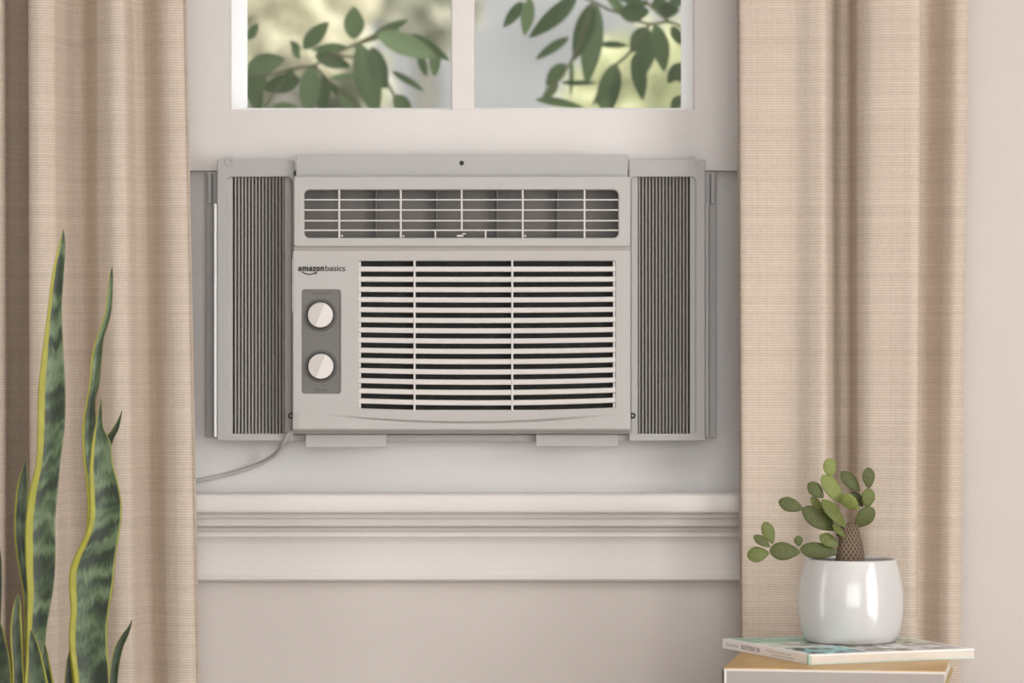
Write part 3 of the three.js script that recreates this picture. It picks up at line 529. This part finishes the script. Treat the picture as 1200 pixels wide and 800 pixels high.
// ------------------------------------------------------------------ potted cactus
{
  const zc = 0.243, cx = X(997, zc), k = kz(zc) * mm;
  const t = thing('potted_cactus', 'small prickly pear cactus with flat pads in a glossy white pot on the books', 'potted plant', [cx, H1, zc]);
  const add = (n, geo, m, parent = t) => { const me = shade(new THREE.Mesh(geo, m)); me.name = n; parent.add(me); return me; };
  const prof = [[0, 0], [44, 0], [50, 0.8], [52.8, 3], [56.5, 9], [60, 24], [61.6, 39], [61.9, 54], [60.4, 69], [57.6, 84], [54.4, 96], [53.2, 99.6], [52.3, 100.4], [51.4, 100.4], [50.4, 99.6], [50.2, 98.2], [51, 90], [52, 80], [52, 78], [0, 78]];
  const cp = new THREE.CurvePath(); const pv = prof.map(([r, y]) => new THREE.Vector2(r * k, y * k * 0.97));
  const smooth = [pv[0], pv[1], ...new THREE.SplineCurve(pv.slice(2, 12)).getPoints(60), ...pv.slice(12)];
  add('pot', new THREE.LatheGeometry(smooth, 96), phy({ color: C(208, 206, 203), roughness: 0.3, clearcoat: 1, clearcoatRoughness: 0.1, map: paintTone }));
  const soil = new THREE.CylinderGeometry(50.5 * k, 49 * k, 10 * k, 48); soil.translate(0, 90 * k, 0);
  add('soil', soil, std({ color: C(196, 196, 190), roughness: 1, map: data(128, 128, (i, j) => { const v = 190 + 120 * fbm(i / 5, j / 5) + 20 * rnd(); return [v, v, v]; }, true), bumpMap: paintBump, bumpScale: 0.001 }));
  const L = (zx, zy, dz = 0) => { const px = 860 + zx / 5.714, py = 530 + zy / 5.714, z = zc + dz; return V(px, py, z).sub(t.position); };
  // trunk with a net of scars
  const net = canvas(256, 256, (g) => { g.fillStyle = 'rgb(78,62,50)'; g.fillRect(0, 0, 256, 256); g.strokeStyle = 'rgb(134,116,96)'; g.lineWidth = 9; for (let i = -8; i < 16; i++) { g.beginPath(); g.moveTo(i * 42.67, 0); g.lineTo(i * 42.67 + 128, 256); g.stroke(); g.beginPath(); g.moveTo(i * 42.67, 0); g.lineTo(i * 42.67 - 128, 256); g.stroke(); } });
  tex(net, true, [3, 2]);
  const bl = L(778, 725), tp = L(775, 470);
  const trunk = grid(40, 16, (u, v) => { const a = u * Math.PI * 2, r = THREE.MathUtils.lerp(17.3, 10, Math.pow(v, 1.1)) * k * (1 + 0.04 * Math.sin(a * 3 + v * 5)) * (v > 0.9 ? Math.sqrt(Math.max(0.01, 1 - ((v - 0.9) / 0.1) ** 2)) : 1), c = bl.clone().lerp(tp, v); return [c.x + r * Math.cos(a), c.y, c.z - r * 0.75 * Math.sin(a)]; }, true);
  add('trunk', trunk, std({ color: 0xffffff, map: net, bumpMap: net, bumpScale: 0.0006, roughness: 0.9 }));
  const padTex = data(128, 128, (i, j) => { const v = 226 + 34 * fbm(i / 18, j / 18) + 16 * fbm(i / 5, j / 5); return [v, v, v * 0.96]; }, true);
  const padM = [C(82, 92, 40), C(106, 117, 54), C(134, 146, 76), C(64, 71, 35)].map((c) => phy({ color: c, roughness: 0.6, map: padTex, sheen: 0.1, sheenColor: C(200, 205, 140), sheenRoughness: 0.5 }));
  const dotM = std({ color: C(196, 188, 132), roughness: 0.9, map: paintTone }), dot = new THREE.OctahedronGeometry(0.00042, 0);
  seedState = 4242;
  // [base x, y, tip x, y, width, tone, depth mm, turn]
  for (const [b0, b1, c0, c1, w, tone, dz, yaw = 0.25] of [
    [652, 172, 634, 38, 98, 2, -2], [735, 345, 590, 150, 112, 2, 3], [848, 262, 716, 128, 92, 0, -6], [903, 245, 900, 98, 92, 0, 2], [890, 378, 906, 236, 98, 1, 0], [806, 500, 938, 372, 122, 0, 2], [866, 365, 790, 262, 74, 3, -9],
    [840, 382, 718, 282, 96, 2, 12, -0.5], [752, 505, 588, 314, 92, 1, 14, 0.7], [602, 306, 498, 203, 96, 0, 2], [610, 402, 512, 300, 64, 1, 1, 0.8], [690, 522, 458, 372, 140, 0, 5], [468, 380, 298, 325, 100, 0, 4], [700, 632, 574, 552, 92, 1, 8],
    [752, 572, 660, 482, 46, 1, 16, 0.9], [700, 672, 440, 645, 116, 0, 6], [436, 630, 428, 556, 66, 0, 4], [448, 668, 236, 655, 126, 0, 7], [240, 672, 86, 692, 108, 1, 5], [262, 615, 203, 463, 92, 1, 3], [246, 634, 132, 556, 66, 0, 8], [740, 560, 690, 525, 60, 3, -2]]) {
    const A = L(b0, b1, dz * mm), B = L(c0, c1, dz * mm), d = B.clone().sub(A), len = d.length(), W = w / 5.714 * k / Math.cos(yaw), th = W * 0.26;
    const fw = (v) => Math.pow(Math.max(0, Math.sin(Math.PI * Math.pow(v, 1.22))), 0.62) * (0.86 + 0.14 * v) * 1.02;
    const surf = (u, v) => { const a = u * Math.PI * 2, r = fw(v), bend = 0.05 * len * Math.sin(v * 3); return [W / 2 * r * Math.cos(a), len * v, -th / 2 * r * Math.sin(a) + bend * 0.3]; };
    const geo = grid(28, 18, surf, true), rot = new THREE.Matrix4().makeRotationZ(Math.atan2(-d.x, d.y)).multiply(new THREE.Matrix4().makeRotationY(yaw));
    geo.applyMatrix4(rot); geo.computeVertexNormals();
    { const n = geo.attributes.normal; for (let j = 0; j <= 18; j++) { const a = j * 29, b = a + 28, s = new THREE.Vector3(n.getX(a) + n.getX(b), n.getY(a) + n.getY(b), n.getZ(a) + n.getZ(b)).normalize(); n.setXYZ(a, s.x, s.y, s.z); n.setXYZ(b, s.x, s.y, s.z); } }
    const pad = new THREE.Mesh(geo, padM[tone]); pad.name = 'pad'; pad.position.copy(A); shade(pad); t.add(pad);
    const dots = [], step = 0.0025;
    for (let row = 0; row * step < len; row++) for (let q = -20; q <= 20; q++) { // areoles in offset rows over both faces
      const x = (q + (row % 2) * 0.5) * step * 1.0, v = (row + 0.5) * step / len; if (v >= 0.97) continue; const hw = W / 2 * fw(v); if (Math.abs(x) > hw * 0.97) continue;
      for (const s of [1, -1]) { const z = s * th / 2 * fw(v) * Math.sqrt(1 - (x / hw) ** 2), g = dot.clone(); g.translate(x, len * v, z + 0.05 * len * Math.sin(v * 3) * 0.3); dots.push(g); }
    }
    const dg = merge(dots); dg.applyMatrix4(rot); const dm = add('areoles', dg, dotM, pad); dm.userData.kind = 'stuff';
  }
}

// ------------------------------------------------------------------ tall snake plant at the left
{
  const zc = 0.30, px0 = 62, cx = X(px0, zc);
  const t = thing('snake_plant', 'tall snake plant with yellow-edged mottled leaves in front of the left curtain', 'potted plant', [cx, 0, zc]);
  const pr = [[0, 0], [0.11, 0], [0.118, 0.006], [0.15, 0.30], [0.152, 0.335], [0.150, 0.34], [0.142, 0.338], [0.138, 0.31], [0, 0.31]].map(([a, b]) => new THREE.Vector2(a, b));
  const pot = new THREE.Mesh(toCreasedNormals(new THREE.LatheGeometry(pr, 64), 0.6), std({ color: C(206, 200, 192), roughness: 0.6, map: paintTone })); pot.name = 'pot'; shade(pot); t.add(pot);
  const so = new THREE.CylinderGeometry(0.138, 0.138, 0.02, 40); so.translate(0, 0.312, 0); const soil = new THREE.Mesh(so, std({ color: C(84, 66, 52), roughness: 1, map: paintTone, bumpMap: paintBump, bumpScale: 0.004 })); soil.name = 'soil'; shade(soil); t.add(soil);
  const leafTex = (seed, mL, mR, dark) => data(128, 1024, (i, j) => {
    const u = (i + 0.5) / 128, v = j / 1024, jag = 0.006 * noise.noise(i * 0.35, j * 0.05, seed) + 0.014 * fbm(u * 4, v * 14, seed) - u * 0.016;
    let b = fbm(u * 0.7 + seed, (v + jag) * 52, seed * 1.7, 3) * 2.2 + 0.4 * noise.noise(i * 0.28, j * 0.07, seed + 9); b = THREE.MathUtils.smoothstep(b, -0.55, 0.75);
    const D = [44, 54, 40], Md = [80, 100, 68], Lt = [116, 132, 100], mix = (p, q, s) => p.map((c, n) => c + (q[n] - c) * s);
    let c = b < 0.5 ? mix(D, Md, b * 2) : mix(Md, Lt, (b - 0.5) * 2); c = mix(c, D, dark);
    const wob = 0.015 * noise.noise(v * 40, seed, 3) + 0.02 * fbm(v * 9, seed, 5), eL = THREE.MathUtils.smoothstep(u, mL + wob - 0.02, mL + wob + 0.02), eR = mR ? THREE.MathUtils.smoothstep(1 - u, mR + wob - 0.015, mR + wob + 0.015) : 1, e = Math.min(eL, eR);
    const yl = 18 * fbm(v * 60, u * 4, seed), Yc = [156 + yl, 152 + yl, 46 + yl];
    return mix(Yc, c, e);
  }, true);
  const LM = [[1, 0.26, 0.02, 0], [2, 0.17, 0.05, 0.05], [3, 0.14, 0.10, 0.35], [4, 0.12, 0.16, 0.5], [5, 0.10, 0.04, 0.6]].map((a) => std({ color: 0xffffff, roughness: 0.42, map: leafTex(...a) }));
  function leaf(rows, z, mat, cup = 0.16, twist = 0) { // rows: [py, left px, right px] from the tip downwards
    const ys = rows.map((r) => r[0]), n = 110, curL = new THREE.CatmullRomCurve3(rows.map((r) => new THREE.Vector3(r[1], r[0], 0)), false, 'centripetal'), curR = new THREE.CatmullRomCurve3(rows.map((r) => new THREE.Vector3(r[2], r[0], 0)), false, 'centripetal');
    const Lp = curL.getPoints(n), Rp = curR.getPoints(n), th = 0.0028, y0 = ys[ys.length - 1], y1 = ys[0];
    const f = (u, v) => { // u once round the section: front from left to right, then back
      const i = Math.round((1 - v) * n), a = Lp[i], b = Rp[i], front = u < 0.5, s = front ? u * 2 : 2 - u * 2, q = 2 * s - 1, w = (b.x - a.x) * mm, zz = z + cup * w * (q * q - 0.5) + twist * (v - 0.5) * q * w - (front ? 0 : th * Math.min(1, w / 0.008) * Math.pow(Math.max(0, 1 - q * q), 0.4)) - 0.03 * (1 - v) * 0;
      return [X(a.x + (b.x - a.x) * s, zz), Y(a.y + (b.y - a.y) * s, zz), zz];
    };
    const g = grid(28, n, f, true), uv = g.attributes.uv; for (let j = 0; j <= n; j++) for (let i = 0; i <= 28; i++) { const u = i / 28; uv.setXY(j * 29 + i, Math.min(0.995, Math.max(0.005, u < 0.5 ? u * 2 : 2 - u * 2)), (y0 - Lp[n - j].y) * mm / 1.0); }
    part('leaf', g, LM[mat], t);
  }
  const foot = (a, b) => [[1000, a[0], a[1]], [1285, b[0], b[1]]];
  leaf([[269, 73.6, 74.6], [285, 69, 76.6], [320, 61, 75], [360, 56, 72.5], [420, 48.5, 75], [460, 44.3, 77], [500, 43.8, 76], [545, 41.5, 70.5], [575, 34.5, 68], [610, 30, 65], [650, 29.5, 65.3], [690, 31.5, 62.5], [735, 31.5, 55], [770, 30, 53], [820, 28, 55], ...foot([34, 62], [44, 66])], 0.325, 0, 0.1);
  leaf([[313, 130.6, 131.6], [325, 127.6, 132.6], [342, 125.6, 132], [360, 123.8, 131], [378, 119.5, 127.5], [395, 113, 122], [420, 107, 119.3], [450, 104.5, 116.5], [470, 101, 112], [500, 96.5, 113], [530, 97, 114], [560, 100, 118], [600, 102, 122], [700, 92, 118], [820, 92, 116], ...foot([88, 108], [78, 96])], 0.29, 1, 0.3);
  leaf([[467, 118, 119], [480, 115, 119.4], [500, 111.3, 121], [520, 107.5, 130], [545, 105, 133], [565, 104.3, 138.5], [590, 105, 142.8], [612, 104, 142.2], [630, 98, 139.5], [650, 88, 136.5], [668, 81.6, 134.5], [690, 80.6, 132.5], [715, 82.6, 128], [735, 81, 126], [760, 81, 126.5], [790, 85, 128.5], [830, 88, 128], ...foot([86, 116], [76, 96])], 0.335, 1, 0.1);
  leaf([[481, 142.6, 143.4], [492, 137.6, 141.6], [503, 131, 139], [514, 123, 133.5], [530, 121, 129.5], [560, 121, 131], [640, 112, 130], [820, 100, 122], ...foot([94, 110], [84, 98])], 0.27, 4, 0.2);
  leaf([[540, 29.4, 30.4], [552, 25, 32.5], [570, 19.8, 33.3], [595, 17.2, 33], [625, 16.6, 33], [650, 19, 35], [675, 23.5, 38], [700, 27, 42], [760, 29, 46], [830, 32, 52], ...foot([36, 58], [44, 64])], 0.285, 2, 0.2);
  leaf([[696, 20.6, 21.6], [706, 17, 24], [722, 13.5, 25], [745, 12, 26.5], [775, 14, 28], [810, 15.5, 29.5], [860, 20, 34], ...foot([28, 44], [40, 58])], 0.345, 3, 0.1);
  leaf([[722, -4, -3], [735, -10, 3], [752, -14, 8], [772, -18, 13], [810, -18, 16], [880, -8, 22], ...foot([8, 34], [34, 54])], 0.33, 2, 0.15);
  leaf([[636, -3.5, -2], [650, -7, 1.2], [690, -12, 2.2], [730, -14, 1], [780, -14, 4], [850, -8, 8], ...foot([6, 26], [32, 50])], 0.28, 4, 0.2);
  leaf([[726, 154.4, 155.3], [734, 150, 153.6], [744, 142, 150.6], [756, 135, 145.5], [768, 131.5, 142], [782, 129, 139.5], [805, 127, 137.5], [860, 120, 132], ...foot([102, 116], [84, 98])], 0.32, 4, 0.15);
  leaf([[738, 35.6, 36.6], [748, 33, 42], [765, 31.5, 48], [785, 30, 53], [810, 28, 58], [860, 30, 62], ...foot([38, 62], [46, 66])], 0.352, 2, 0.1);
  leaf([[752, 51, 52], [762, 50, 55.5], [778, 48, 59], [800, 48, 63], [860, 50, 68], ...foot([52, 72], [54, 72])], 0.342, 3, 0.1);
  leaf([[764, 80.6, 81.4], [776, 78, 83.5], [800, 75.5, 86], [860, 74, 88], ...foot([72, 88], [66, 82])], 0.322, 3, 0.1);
}

renderer.render(scene, camera);
